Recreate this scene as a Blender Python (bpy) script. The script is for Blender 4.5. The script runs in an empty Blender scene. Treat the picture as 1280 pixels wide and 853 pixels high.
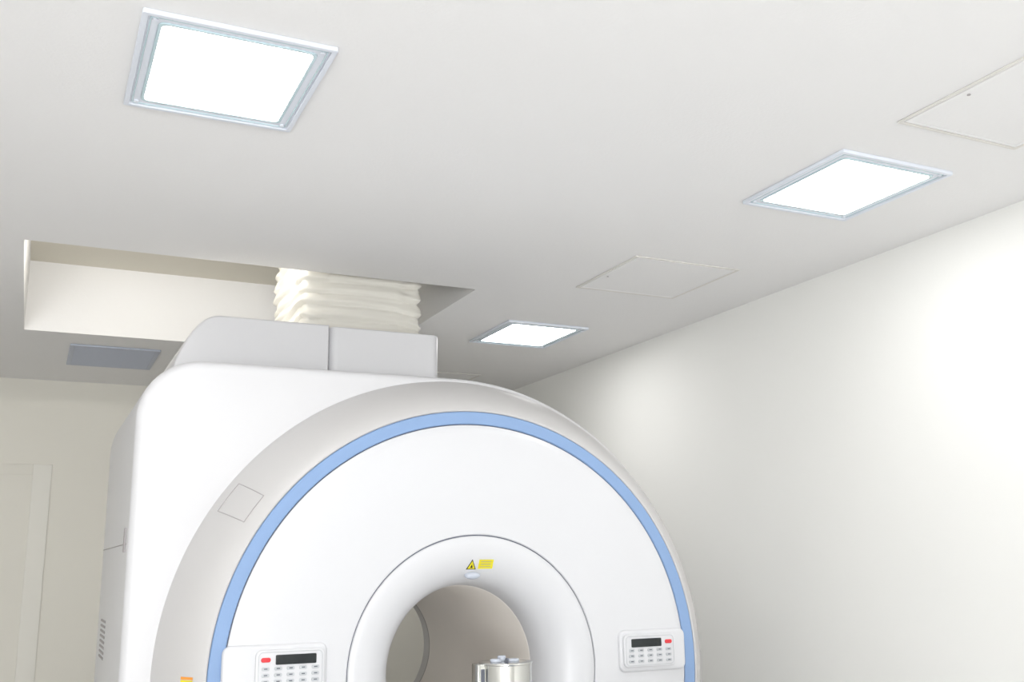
import bpy, bmesh, math, random
from mathutils import Vector, Matrix
import mathutils
random.seed(3)
E=1.48            # eye height
CEIL=2.93
CX,CZ=1.638,1.073 # bore axis
XL,XR,YN,YF=-3.0,3.63,-4.6,8.45

# ---------------------------------------------------------------- materials
def mat(name,col,rough=.5,metal=0,spec=.5,noise=0,nscale=4,bump=0,bscale=200,coat=0,emit=None,es=0):
    m=bpy.data.materials.new(name);m.use_nodes=True
    nt=m.node_tree;b=nt.nodes['Principled BSDF']
    b.inputs['Base Color'].default_value=(*col,1);b.inputs['Roughness'].default_value=rough
    b.inputs['Metallic'].default_value=metal;b.inputs['Specular IOR Level'].default_value=spec
    b.inputs['Coat Weight'].default_value=coat
    tc=nt.nodes.new('ShaderNodeTexCoord')
    n=nt.nodes.new('ShaderNodeTexNoise');n.inputs['Scale'].default_value=nscale;n.inputs['Detail'].default_value=1
    nt.links.new(tc.outputs['Object'],n.inputs['Vector'])
    r=nt.nodes.new('ShaderNodeValToRGB')
    k=max(noise,.004)
    r.color_ramp.elements[0].color=(*[c*(1-k) for c in col],1)
    r.color_ramp.elements[1].color=(*[min(1,c*(1+k)) for c in col],1)
    nt.links.new(n.outputs['Fac'],r.inputs['Fac']);nt.links.new(r.outputs['Color'],b.inputs['Base Color'])
    if bump:
        n2=nt.nodes.new('ShaderNodeTexNoise');n2.inputs['Scale'].default_value=bscale;n2.inputs['Detail'].default_value=2
        nt.links.new(tc.outputs['Object'],n2.inputs['Vector'])
        bp=nt.nodes.new('ShaderNodeBump');bp.inputs['Strength'].default_value=bump;bp.inputs['Distance'].default_value=.002
        nt.links.new(n2.outputs['Fac'],bp.inputs['Height']);nt.links.new(bp.outputs['Normal'],b.inputs['Normal'])
    if emit:
        b.inputs['Emission Color'].default_value=(*emit,1);b.inputs['Emission Strength'].default_value=es
    return m
M_ceil=mat('ceiling_board',(.87,.865,.86),.9,spec=.2,noise=.012,nscale=2,bump=.35,bscale=90)
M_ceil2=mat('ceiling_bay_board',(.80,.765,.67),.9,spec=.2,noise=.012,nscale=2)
M_wall=mat('wall_vinyl',(.90,.90,.872),.75,spec=.3,noise=.010,nscale=2)
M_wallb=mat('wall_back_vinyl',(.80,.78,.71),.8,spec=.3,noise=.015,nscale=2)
M_floor=mat('floor_vinyl',(.82,.81,.80),.45,noise=.03,nscale=6)
M_white=mat('scanner_white',(.665,.665,.68),.38,noise=.005)
M_face=mat('scanner_face_white',(.675,.68,.70),.34,noise=.005)
M_beige=mat('scanner_grey_beige',(.57,.56,.555),.4,noise=.005)
M_blue=mat('scanner_blue',(.235,.36,.59),.35,noise=.01)
M_seam=mat('seam_dark',(.14,.15,.20),.6)
M_seaml=mat('seam_grey',(.38,.36,.36),.6)
M_bore=mat('bore_liner',(.78,.735,.68),.28,noise=.01)
M_fab=mat('bellows_fabric',(.76,.74,.68),.6,noise=.02,nscale=8)
M_alum=mat('frame_white_metal',(.76,.80,.87),.3,noise=.005)
M_acr=mat('frame_acrylic_edge',(.58,.73,.78),.12,noise=.01,coat=.5)
M_emit=mat('lamp_diffuser',(.9,.9,.9),.5,emit=(1,.99,.985),es=13)
M_vent=mat('vent_grey',(.50,.54,.63),.5,noise=.01)
M_ventd=mat('vent_dark',(.43,.46,.54),.6)
M_dark=mat('mark_dark',(.12,.13,.16),.6)
M_panel=mat('access_panel_board',(.87,.865,.86),.9,spec=.2,noise=.012,nscale=2,bump=.35,bscale=90)
M_pframe=mat('access_panel_frame',(.76,.74,.70),.5)
M_lcd=mat('display_black',(.012,.016,.018),.2)
M_red=mat('button_red',(.70,.04,.05),.4)
M_btn=mat('button_grey',(.52,.54,.56),.45)
M_yel=mat('label_yellow',(.80,.70,.02),.5)
M_org=mat('label_orange',(.85,.33,.05),.5)
M_blk=mat('label_black',(.03,.03,.02),.5)
M_port=mat('laser_port',(.54,.58,.66),.2)
M_steel=mat('phantom_metal',(.62,.62,.60),.14,metal=1,noise=.02)
M_cush=mat('table_cushion',(.30,.36,.45),.6)
M_door=mat('door_panel',(.79,.77,.70),.7,noise=.01)
M_pale_strip=mat('pale_strip_paint',(.825,.81,.75),.7)  # paler than the wall to carry the painted reflection strip
M_base=mat('baseboard_vinyl',(.45,.43,.40),.5)

# ---------------------------------------------------------------- helpers
COL=bpy.context.scene.collection
def obj(name,me,mats,parent=None):
    o=bpy.data.objects.new(name,me);COL.objects.link(o)
    for m in (mats if isinstance(mats,list) else [mats]): me.materials.append(m)
    if parent:o.parent=parent
    return o
def empty(name):
    o=bpy.data.objects.new(name,None);COL.objects.link(o);return o
def smooth(me,ang=35):
    for p in me.polygons:p.use_smooth=True
    me.set_sharp_from_angle(angle=math.radians(ang))
def box(name,x0,x1,y0,y1,z0,z1,m,parent=None,bev=0,seg=3):
    bm=bmesh.new();bmesh.ops.create_cube(bm,size=1)
    for v in bm.verts:v.co=Vector(((x0+x1)/2+v.co.x*(x1-x0),(y0+y1)/2+v.co.y*(y1-y0),(z0+z1)/2+v.co.z*(z1-z0)))
    if bev:bmesh.ops.bevel(bm,geom=bm.edges[:],offset=bev,segments=seg,profile=.5,affect='EDGES')
    me=bpy.data.meshes.new(name);bm.to_mesh(me);bm.free()
    if bev:smooth(me)
    return obj(name,me,m,parent)
def pydata(name,v,f,m,parent=None,sm=None):
    me=bpy.data.meshes.new(name);me.from_pydata(v,[],f)
    bm=bmesh.new();bm.from_mesh(me);bmesh.ops.recalc_face_normals(bm,faces=bm.faces[:]);bm.to_mesh(me);bm.free()
    if sm:smooth(me,sm)
    return obj(name,me,m,parent)
def lathe(name,prof,m,parent,seg=192,cut=None,sm=30,closed=False):
    bm=bmesh.new();rings=[]
    for r,y in prof:
        rings.append([bm.verts.new((CX+r*math.cos(2*math.pi*i/seg),y,CZ+r*math.sin(2*math.pi*i/seg))) for i in range(seg)])
    n=len(rings)
    for k in range(n if closed else n-1):
        a=rings[k];b=rings[(k+1)%n]
        for i in range(seg):
            bm.faces.new((a[i],a[(i+1)%seg],b[(i+1)%seg],b[i]))
    if cut is not None:
        bmesh.ops.bisect_plane(bm,geom=bm.verts[:]+bm.edges[:]+bm.faces[:],plane_co=(0,0,cut),plane_no=(0,0,-1),clear_outer=True)
    bmesh.ops.recalc_face_normals(bm,faces=bm.faces[:])
    me=bpy.data.meshes.new(name);bm.to_mesh(me);bm.free();smooth(me,sm)
    return obj(name,me,m,parent)
def extrude2d(name,loops,depth,y_mid,m,parent,bev=.02,plane='XZ'):
    cu=bpy.data.curves.new(name,'CURVE');cu.dimensions='2D';cu.fill_mode='BOTH'
    for lp in loops:
        s=cu.splines.new('POLY');s.points.add(len(lp)-1)
        for i,(a,b) in enumerate(lp):s.points[i].co=(a,b,0,1)
        s.use_cyclic_u=True
    cu.extrude=depth/2-bev;cu.bevel_depth=bev;cu.bevel_resolution=4;cu.offset=-bev
    t=bpy.data.objects.new('t',cu);COL.objects.link(t)
    bpy.context.view_layer.update()
    me=bpy.data.meshes.new_from_object(t.evaluated_get(bpy.context.evaluated_depsgraph_get()))
    bpy.data.objects.remove(t)
    if plane=='XZ':me.transform(Matrix.Translation((0,y_mid,0))@Matrix.Rotation(math.pi/2,4,'X'))
    else:me.transform(Matrix.Translation((0,0,y_mid)))
    bm=bmesh.new();bm.from_mesh(me);bmesh.ops.remove_doubles(bm,verts=bm.verts[:],dist=1e-4)
    bmesh.ops.recalc_face_normals(bm,faces=bm.faces[:]);bm.to_mesh(me);bm.free()
    me.name=name;me.materials.clear();smooth(me,30)
    return obj(name,me,m,parent)
def rrect(x0,x1,y0,y1,r,n=8):
    o=[]
    for cx,cy,a0 in((x1-r,y1-r,0),(x0+r,y1-r,90),(x0+r,y0+r,180),(x1-r,y0+r,270)):
        for i in range(n+1):
            a=math.radians(a0+90*i/n);o.append((cx+r*math.cos(a),cy+r*math.sin(a)))
    return o
def tube(name,pts,rad,m,parent,cyc=False):
    cu=bpy.data.curves.new(name,'CURVE');cu.dimensions='3D';s=cu.splines.new('POLY');s.points.add(len(pts)-1)
    for i,p in enumerate(pts):s.points[i].co=(*p,1)
    s.use_cyclic_u=cyc;cu.bevel_depth=rad;cu.bevel_resolution=2;cu.use_fill_caps=True
    t=bpy.data.objects.new('t',cu);COL.objects.link(t);bpy.context.view_layer.update()
    me=bpy.data.meshes.new_from_object(t.evaluated_get(bpy.context.evaluated_depsgraph_get()))
    bpy.data.objects.remove(t);me.name=name;me.materials.clear();smooth(me,60)
    return obj(name,me,m,parent)

# ---------------------------------------------------------------- room
H=CEIL-E
rx0,rx1,ry0,ry1,rz=-.0825*H,1.428*H,3.305*H,4.602*H,E+1.89
T=.1
box('floor',XL,XR,YN,YF,-T,0,M_floor)
box('wall_right',XR,XR+T,YN,YF,0,rz+.1,M_wall)
box('wall_left',XL-T,XL,YN,YF,0,rz+.1,M_wall)
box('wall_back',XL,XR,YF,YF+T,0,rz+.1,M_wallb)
box('wall_front',XL,XR,YN-T,YN,0,rz+.1,M_wall)
xs=[XL,rx0,rx1,XR];ys=[YN,ry0,ry1,YF]
v=[(x,y,CEIL) for y in ys for x in xs];f=[]
for j in range(3):
    for i in range(3):
        if (i,j)!=(1,1):f.append((j*4+i,j*4+i+1,j*4+i+5,j*4+i+4))
b=len(v);v+=[(rx0,ry0,rz),(rx1,ry0,rz),(rx1,ry1,rz),(rx0,ry1,rz)]
c=[5,6,10,9]
for i in range(4):f.append((c[i],c[(i+1)%4],b+(i+1)%4,b+i))
f.append((b,b+1,b+2,b+3))
ce=pydata('ceiling',v,f,[M_ceil,M_ceil2])
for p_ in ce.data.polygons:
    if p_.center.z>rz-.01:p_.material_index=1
box('baseboard_right',XR-.01,XR,YN,YF,0,.08,M_base)
box('baseboard_back',XL,XR-.01,YF-.01,YF,0,.08,M_base)
box('baseboard_left',XL,XL+.01,YN,YF-.01,0,.08,M_base)
# assumed door in the back wall; paler right strip paints in a blurred reflection
d=empty('door_1')
box('reflection_strip',.0,.13,YF-.012,YF-.001,0,2.28,M_pale_strip,d,.005)
box('frame_left',-1.2,-1.07,YF-.012,YF-.001,0,2.28,M_pale_strip,d,.005)
box('frame_top',-1.07,.0,YF-.009,YF-.001,2.20,2.28,M_door,d,.004)
box('leaf',-1.07,.0,YF-.008,YF-.001,.005,2.20,M_door,d)
box('handle',-.92,-.89,YF-.07,YF-.008,.95,1.2,M_steel,d,.008)

# ---------------------------------------------------------------- ceiling fixtures
def light(x0,x1,y0,y1):
    p=empty('ceiling_light_panel')
    z=CEIL;bw=.056
    extrude2d('outer_frame',[rrect(x0,x1,y0,y1,.006,3),rrect(x0+.016,x1-.016,y0+.016,y1-.016,.004,3)[::-1]],.014,z-.0075,M_alum,p,.002,'XY')
    extrude2d('acrylic_rim',[rrect(x0+.016,x1-.016,y0+.016,y1-.016,.004,3),rrect(x0+bw-.010,x1-bw+.010,y0+bw-.010,y1-bw+.010,.02)[::-1]],.008,z-.0045,M_alum,p,.002,'XY')
    extrude2d('inner_lip',[rrect(x0+bw-.010,x1-bw+.010,y0+bw-.010,y1-bw+.010,.02),rrect(x0+bw,x1-bw,y0+bw,y1-bw,.018)[::-1]],.011,z-.006,M_acr,p,.001,'XY')
    tube('bevel_line',[(a,b_,z-.009) for a,b_ in rrect(x0+.024,x1-.024,y0+.024,y1-.024,.008,4)],.0025,M_acr,p,True)
    pydata('diffuser',[(x0+bw,y0+bw,z-.006),(x1-bw,y0+bw,z-.006),(x1-bw,y1-bw,z-.006),(x0+bw,y1-bw,z-.006)],[(0,3,2,1)],M_emit,p)
    for i,(sx,sy) in enumerate(((x0+.036,y0+.036),(x1-.036,y0+.036),(x0+.036,y1-.036),(x1-.036,y1-.036))):
        tube(f'screw_{i+1}',[(sx,sy,z-.013),(sx,sy,z-.006)],.008,M_alum,p)
def L(a,b_,c_,d_):light(a*H,b_*H,c_*H,d_*H)
L(.113,.477,1.772,2.186)
L(1.757,2.136,1.756,2.158)
L(1.742,2.124,3.683,4.11)
L(.113,.477,-.18,.23)
L(1.757,2.136,-.18,.23)
L(-1.54,-1.17,1.772,2.186)  # this and the next panel are unseen, added to brighten the left rear
L(-1.54,-1.17,3.683,4.11)
def access(x0,x1,y0,y1):
    x0,x1,y0,y1=[k*H for k in(x0,x1,y0,y1)]
    p=empty('ceiling_access_panel');z=CEIL
    extrude2d('frame',[rrect(x0,x1,y0,y1,.004,3),rrect(x0+.014,x1-.014,y0+.014,y1-.014,.003,3)[::-1]],.005,z-.003,M_pframe,p,.001,'XY')
    extrude2d('door_frame',[rrect(x0+.018,x1-.018,y0+.018,y1-.018,.004,3),rrect(x0+.028,x1-.028,y0+.028,y1-.028,.003,3)[::-1]],.005,z-.003,M_panel,p,.001,'XY')
    extrude2d('board',[rrect(x0+.029,x1-.029,y0+.029,y1-.029,.003,3)],.004,z-.0025,M_panel,p,.0008,'XY')
    tube('latch',[(x0+.05,(y0+y1)/2+.05,z-.003),(x0+.05,(y0+y1)/2+.05,z-.007)],.006,M_seaml,p)
access(1.755,2.182,2.715,3.132)
access(1.761,2.157,1.17,1.587)
access(1.76,2.13,4.86,5.2)
# air vent
p=empty('ceiling_air_vent');x0,x1,y0,y1=.105*H,.492*H,4.82*H,5.30*H
extrude2d('frame',[rrect(x0,x1,y0,y1,.005,3),rrect(x0+.03,x1-.03,y0+.03,y1-.03,.003,3)[::-1]],.012,CEIL-.007,M_vent,p,.002,'XY')
box('back',x0+.03,x1-.03,y0+.03,y1-.03,CEIL-.004,CEIL-.001,M_ventd,p)
n=16
for i in range(n):
    yy=y0+.035+(y1-y0-.07)*(i+.5)/n
    v=[(x0+.03,yy-.014,CEIL-.007),(x1-.03,yy-.014,CEIL-.007),(x1-.03,yy+.014,CEIL-.014),(x0+.03,yy+.014,CEIL-.014)]
    v+=[(a,b_+.002,c_) for a,b_,c_ in v]
    pydata(f'slat_{i+1}',v,[(0,1,2,3),(4,5,6,7),(0,1,5,4),(3,2,6,7)],M_vent,p)
# unseen fill lamp and housing, added to brighten the raised bay
p=empty('recess_fill_lamp')
box('fill_housing',rx0+.25,rx1-.95,ry0+.002,ry0+.05,CEIL+.10,CEIL+.22,M_alum,p,.006)
cl=bpy.data.lights.new('recess_fill_light','AREA');cl.shape='RECTANGLE';cl.size=1.0-.1;cl.size_y=.08;cl.energy=10.5;cl.color=(1,.975,.93)
cob=bpy.data.objects.new('recess_fill_light',cl);COL.objects.link(cob);cob.parent=p
cob.location=((rx0+.25+rx1-.95)/2,ry0+.056,CEIL+.16);cob.rotation_euler=(math.radians(84),0,0)

# ---------------------------------------------------------------- scanner
S=empty('mri_scanner')
R2=1.215;XBL=.337;top=CZ+R2;cr=.24
lp=[(XBL,.02)]
for i in range(17):
    a=math.radians(180-90*i/16);lp.append((XBL+cr+cr*math.cos(a),top-cr+cr*math.sin(a)))
for i in range(61):
    a=math.radians(90-90*i/60);lp.append((CX+R2*math.cos(a),CZ+R2*math.sin(a)))
lp.append((CX+R2,.02))
hole=[(CX+.42*math.cos(2*math.pi*i/96),CZ+.42*math.sin(2*math.pi*i/96)) for i in range(96)]
YB0,YB1=4.03,5.35
extrude2d('body_cover',[lp,hole[::-1]],YB1-YB0,(YB0+YB1)/2,M_white,S,.035)
box('rear_bridge',.75,2.35,5.2,5.72,CZ+.65,top-.015,M_white,S,.04)
lathe('arch_bevel',[(1.031,3.815),(1.032,3.803),(1.037,3.801),(1.05,3.807),(1.085,3.84),(1.12,3.885),(1.155,3.945),(1.182,4.0),(1.198,4.04),(1.205,4.08)],M_beige,S,cut=.03)
lathe('blue_ring',[(.978,3.83),(.978,3.803),(.982,3.799),(1.026,3.799),(1.030,3.803),(1.030,3.83)],M_blue,S,cut=.03)
lathe('ring_groove',[(.970,3.815),(.985,3.815)],M_seam,S,cut=.03)
lathe('face_disc',[(.529,3.81),(.530,3.797),(.534,3.794),(.62,3.788),(.75,3.785),(.87,3.788),(.94,3.793),(.965,3.797),(.974,3.802),(.976,3.83)],M_face,S,cut=.03)
lathe('funnel_seam',[(.518,3.803),(.535,3.803)],M_seam,S)
lathe('bore_funnel',[(.5255,3.81),(.525,3.797),(.520,3.793),(.49,3.792),(.45,3.798),(.42,3.809),(.39,3.827),(.365,3.853),(.347,3.885),(.337,3.92),(.332,3.96),(.330,4.0)],M_face,S,sm=60)
lathe('bore_liner',[(.330,4.0),(.327,4.003),(.327,5.2)],M_bore,S,sm=60)
lathe('rear_funnel',[(.327,5.2),(.33,5.28),(.35,5.34),(.40,5.375),(.47,5.375),(.48,5.34)],M_beige,S,sm=60)
lathe('bore_rear_line',[(.3265,5.190),(.3255,5.191),(.3255,5.197),(.3265,5.2)],M_seaml,S)
w=.2;zz=CZ-math.sqrt(.326**2-w*w)+.004
box('couch_rail',CX-w,CX+w,4.0,5.2,zz-.03,zz,M_white,S,.004)
def wedge(name,x0b,x0t,x1,y0,y1,z0,z1,m):
    lp=[(x0b,z0),(x0b+.012,z0+.05)]
    P0=Vector((x0b+.03,z0+.12));P1=Vector((x0t-.05,z1));P2=Vector((x0t+.06,z1))
    for i in range(11):
        t=i/10;q=P0*(1-t)**2+P1*2*t*(1-t)+P2*t*t;lp.append((q.x,q.y))
    lp+=[(x1,z1),(x1,z0)]
    return extrude2d(name,[lp],y1-y0,(y0+y1)/2,m,S,.012)
BY0,BY1=4.6,5.66;bt=E+.247*BY0
wedge('turret_cover_left',.50,.66,1.227,BY0,BY1,top-.02,bt,M_white)
extrude2d('turret_cover_right',[rrect(1.229,1.795,BY0+.004,BY1,.05)],bt-.004-top+.02,(bt-.004+top-.02)/2,M_white,S,.008,'XY')
def arch_pt(r,ang):
    pr=[(1.05,3.807),(1.085,3.84),(1.12,3.885),(1.155,3.945),(1.182,4.0)]
    for (a,ya),(b_,yb) in zip(pr,pr[1:]):
        if a<=r<=b_:
            y=ya+(yb-ya)*(r-a)/(b_-a);break
    return (CX+r*math.cos(ang),y-.001,CZ+r*math.sin(ang))
pts=[];a0,a1=math.radians(141.5),math.radians(147.8);r0,r1=1.085,1.172
N=6
pts+=[arch_pt(r0+(r1-r0)*i/N,a0) for i in range(N)]
pts+=[arch_pt(r1,a0+(a1-a0)*i/N) for i in range(N)]
pts+=[arch_pt(r1-(r1-r0)*i/N,a1) for i in range(N)]
pts+=[arch_pt(r0,a1-(a1-a0)*i/N) for i in range(N)]
tube('hatch_seam',pts,.0016,M_seaml,S,True)
tube('side_seam',[(XBL-.001,4.09,E+.10),(XBL-.001,5.3,E+.10)],.002,M_seaml,S)
box('side_latch',XBL-.006,XBL+.002,4.12,4.16,E+.07,E+.16,M_seaml,S,.002)
for i in range(8):
    box(f'side_louver_{i+1}',XBL-.004,XBL+.004,4.85,5.1,E-.22-i*.022,E-.21-i*.022,M_seaml,S,.002)
tube('arch_side_seam',[(CX+R2*.999+.001,4.02,E-.40),(CX+R2+.001,4.3,E-.40)],.002,M_seam,S)

# control panels
def control(name,x0,x1,z0,z1,out):
    yf=3.786
    xo=x0-.115 if out<0 else x1+.06
    a,b_=(xo,x1+.012) if out<0 else (x0-.015,xo)
    extrude2d(name+'_housing',[rrect(a,b_,z0-.02,z1+.018,.03)],.03,yf+.004,M_face,S,.012)
    extrude2d(name+'_plate',[rrect(x0,x1,z0,z1,.022)],.02,yf-.012,M_face,S,.004)
    tube(name+'_outline',[(p_,yf-.0225,q_) for p_,q_ in rrect(x0+.01,x1-.01,z0+.008,z1-.008,.016)],.0012,M_btn,S,True)
    y=yf-.0225;W_=x1-x0
    dx0,dx1=(x0+.28*W_,x0+.87*W_) if out<0 else (x0+.14*W_,x0+.72*W_)
    extrude2d(name+'_display',[rrect(dx0,dx1,z1-.052,z1-.018,.004,3)],.006,y,M_lcd,S,.001)
    rx=x0+.14*W_ if out<0 else x0+.86*W_
    extrude2d(name+'_red_button',[rrect(rx-.017,rx+.017,z1-.042,z1-.026,.007,4)],.008,y,M_red,S,.002)
    k=0
    for row in range(3):
        for c_ in range(5):
            bx=x0+W_*(.14+.18*c_);bz=z1-.064-row*.022
            k+=1
            extrude2d(f'{name}_button_{k}',[rrect(bx-.014,bx+.014,bz-.007,bz+.006,.005,3)],.006,y,M_btn,S,.0015)
            box(f'{name}_mark_{k}',bx-.006,bx+.006,y-.0045,y-.003,bz-.002,bz+.0015,M_dark,S)
control('left_panel',.768,1.018,E-.42,E-.283,-1)
control('right_panel',2.290,2.545,E-.425,E-.292,1)
def fy(r):
    pr=[(.347,3.885),(.365,3.853),(.39,3.827),(.42,3.809),(.45,3.798),(.49,3.792)]
    for (a,ya),(b_,yb) in zip(pr,pr[1:]):
        if a<=r<=b_:return ya+(yb-ya)*(r-a)/(b_-a)
    return 3.79
def label(name,poly,m,off=.0015):
    v=[]
    for x,z in poly:v.append((x,fy(math.hypot(x-CX,z-CZ))-off,z))
    v2=[(a,b_+.001,c_) for a,b_,c_ in v];n=len(v)
    f=[tuple(range(n)),tuple(range(n,2*n))]+[(i,(i+1)%n,n+(i+1)%n,n+i) for i in range(n)]
    pydata(name,v+v2,f,m,S)
lx,lz=1.600,E-.012
label('warning_triangle',[(lx,lz-.002),(lx+.044,lz-.002),(lx+.022,lz+.038)],M_blk,.002)
label('warning_triangle_field',[(lx+.006,lz+.001),(lx+.038,lz+.001),(lx+.022,lz+.031)],M_yel,.003)
label('warning_triangle_mark',[(lx+.016,lz+.004),(lx+.028,lz+.004),(lx+.022,lz+.018)],M_blk,.0042)
label('warning_text_label',[(lx+.052,lz),(lx+.114,lz),(lx+.114,lz+.036),(lx+.052,lz+.036)],M_yel,.002)
for i in range(3):
    label(f'warning_text_line_{i+1}',[(lx+.060,lz+.007+i*.010),(lx+.104,lz+.007+i*.010),(lx+.104,lz+.009+i*.010),(lx+.060,lz+.009+i*.010)],M_seaml,.0035)
bm=bmesh.new();bmesh.ops.create_uvsphere(bm,u_segments=32,v_segments=16,radius=1)
for v_ in bm.verts:v_.co=Vector((CX-.003+v_.co.x*.034,3.838+v_.co.y*.018,E-.038+v_.co.z*.015))
me=bpy.data.meshes.new('laser_port');bm.to_mesh(me);bm.free();smooth(me,80);obj('laser_port',me,M_port,S)
def quad_on_arch(name,ra,rb,aa,ab,m):
    v=[arch_pt(ra,aa),arch_pt(rb,aa),arch_pt(rb,ab),arch_pt(ra,ab)]
    v=[(a,b_-.002,c_) for a,b_,c_ in v];pydata(name,v,[(0,1,2,3)],m,S)
D=math.radians
quad_on_arch('orange_label_top',1.075,1.11,D(177.9),D(178.4),M_org)
quad_on_arch('orange_label',1.075,1.11,D(178.5),D(181),M_yel)

# ---------------------------------------------------------------- bellows
def bellows():
    x0,x1,y0,y1=1.155,1.805,4.88,5.58
    z0,z1=bt+.002,rz-.002
    cx,cy=(x0+x1)/2,(y0+y1)/2;hx,hy=(x1-x0)/2,(y1-y0)/2
    NR,NS=220,320;pitch=.075;v=[];f=[]
    nz=mathutils.noise.noise
    for j in range(NR+1):
        z=z0+(z1-z0)*j/NR
        for i in range(NS):
            a=2*math.pi*i/NS;ca,sa=math.cos(a),math.sin(a)
            n_=.16
            px=hx*math.copysign(abs(ca)**n_,ca);py=hy*math.copysign(abs(sa)**n_,sa)
            wob=nz(Vector((px*2.7,py*2.7,z*2.7))+Vector((4,1,2)))*.06+nz(Vector((px*7,py*7,z*6)))*.014
            ph=(z-z0+wob)/pitch
            tri=ph%1                      # fabric sags: gentle slope above, tight tuck below
            s=(tri/.25)**.7 if tri<.25 else 1-((tri-.25)/.75)**1.5
            wr=nz(Vector((px*16,py*16,z*40)))*.008+nz(Vector((px*5,py*5,z*13)))*.018
            off=-.018+.020*s+wr
            dirv=Vector((ca*abs(ca)**.6,sa*abs(sa)**.6,0))
            if dirv.length>0:dirv.normalize()
            v.append((cx+px+dirv.x*off,cy+py+dirv.y*off,z))
    for j in range(NR):
        for i in range(NS):
            f.append((j*NS+i,j*NS+(i+1)%NS,(j+1)*NS+(i+1)%NS,(j+1)*NS+i))
    f.append(tuple(range(NS)));f.append(tuple(NR*NS+i for i in range(NS)))
    pydata('duct_bellows',v,f,M_fab,None,80)
bellows()

# ---------------------------------------------------------------- patient table + phantom
P=empty('patient_table');th=.84
extrude2d('table_top',[rrect(CX-.24,CX+.24,1.35,3.74,.10)],.06,th-.03,M_white,P,.02,'XY')
extrude2d('cushion',[rrect(CX-.2,CX+.2,1.42,3.30,.08)],.03,th+.015,M_cush,P,.01,'XY')
extrude2d('column',[rrect(CX-.2,CX+.2,1.9,3.4,.12)],th-.10,(th-.06)/2+.02,M_white,P,.03,'XY')
extrude2d('foot',[rrect(CX-.3,CX+.3,1.7,3.6,.10)],.07,.035,M_beige,P,.02,'XY')
K=empty('test_phantom_canister')
def cyl(name,cx,cy,r,z0,z1,m,par,bev=.004,n=64):
    extrude2d(name,[[(cx+r*math.cos(2*math.pi*i/n),cy+r*math.sin(2*math.pi*i/n)) for i in range(n)]],z1-z0,(z0+z1)/2,m,par,bev,'XY')
ky=3.565;kx=.4595*ky;zt=E-.350
cyl('can',kx+.012,ky,.098,th,zt-.006,M_steel,K)
cyl('lid',kx+.012,ky,.102,zt-.008,zt,M_steel,K,.002)
box('side_clamp',kx-.112,kx-.075,ky-.03,ky+.03,zt-.16,zt-.002,M_steel,K,.004)
box('clamp_slot',kx-.100,kx-.086,ky-.032,ky-.028,zt-.12,zt-.02,M_dark,K)
cyl('cap_a',kx-.032,ky-.01,.020,zt-.001,zt+.012,M_port,K)
cyl('cap_b',kx+.038,ky-.01,.024,zt-.001,zt+.010,M_port,K)
cyl('cap_c',kx+.006,ky+.02,.016,zt-.001,zt+.020,M_port,K)
cyl('cap_d',kx-.004,ky-.05,.006,zt-.001,zt+.016,M_dark,K,.001)

# ---------------------------------------------------------------- added fill light, unseen behind the camera
al=bpy.data.lights.new('front_wall_fill','AREA');al.shape='RECTANGLE';al.size=4.0;al.size_y=1.6;al.energy=450;al.color=(.975,.985,1)
ao=bpy.data.objects.new('front_wall_fill',al);COL.objects.link(ao)
ao.location=(-.7,YN+.05,.95);ao.rotation_euler=(math.radians(90+12),0,math.radians(-16))

# ---------------------------------------------------------------- world / camera
w=bpy.data.worlds.new('world');bpy.context.scene.world=w;w.use_nodes=True
w.node_tree.nodes['Background'].inputs[0].default_value=(1,1,1,1);w.node_tree.nodes['Background'].inputs[1].default_value=.3
f_,yaw,pit,rol=1258.5,.4445,.2193,-.0151
fwd=Vector((math.cos(pit)*math.sin(yaw),math.cos(pit)*math.cos(yaw),math.sin(pit)))
r0=Vector((math.cos(yaw),-math.sin(yaw),0));u0=r0.cross(fwd)
r=r0*math.cos(rol)+u0*math.sin(rol);u=u0*math.cos(rol)-r0*math.sin(rol)
cam=bpy.data.cameras.new('camera');co=bpy.data.objects.new('camera',cam);COL.objects.link(co)
cam.sensor_width=36;cam.sensor_fit='HORIZONTAL';cam.lens=f_/1280*36;cam.clip_start=.05
m=Matrix((r,u,-fwd)).transposed().to_4x4();m.translation=Vector((0,0,E));co.matrix_world=m
bpy.context.scene.camera=co
vs=bpy.context.scene.view_settings;vs.view_transform='Standard';vs.look='None';vs.exposure=.04
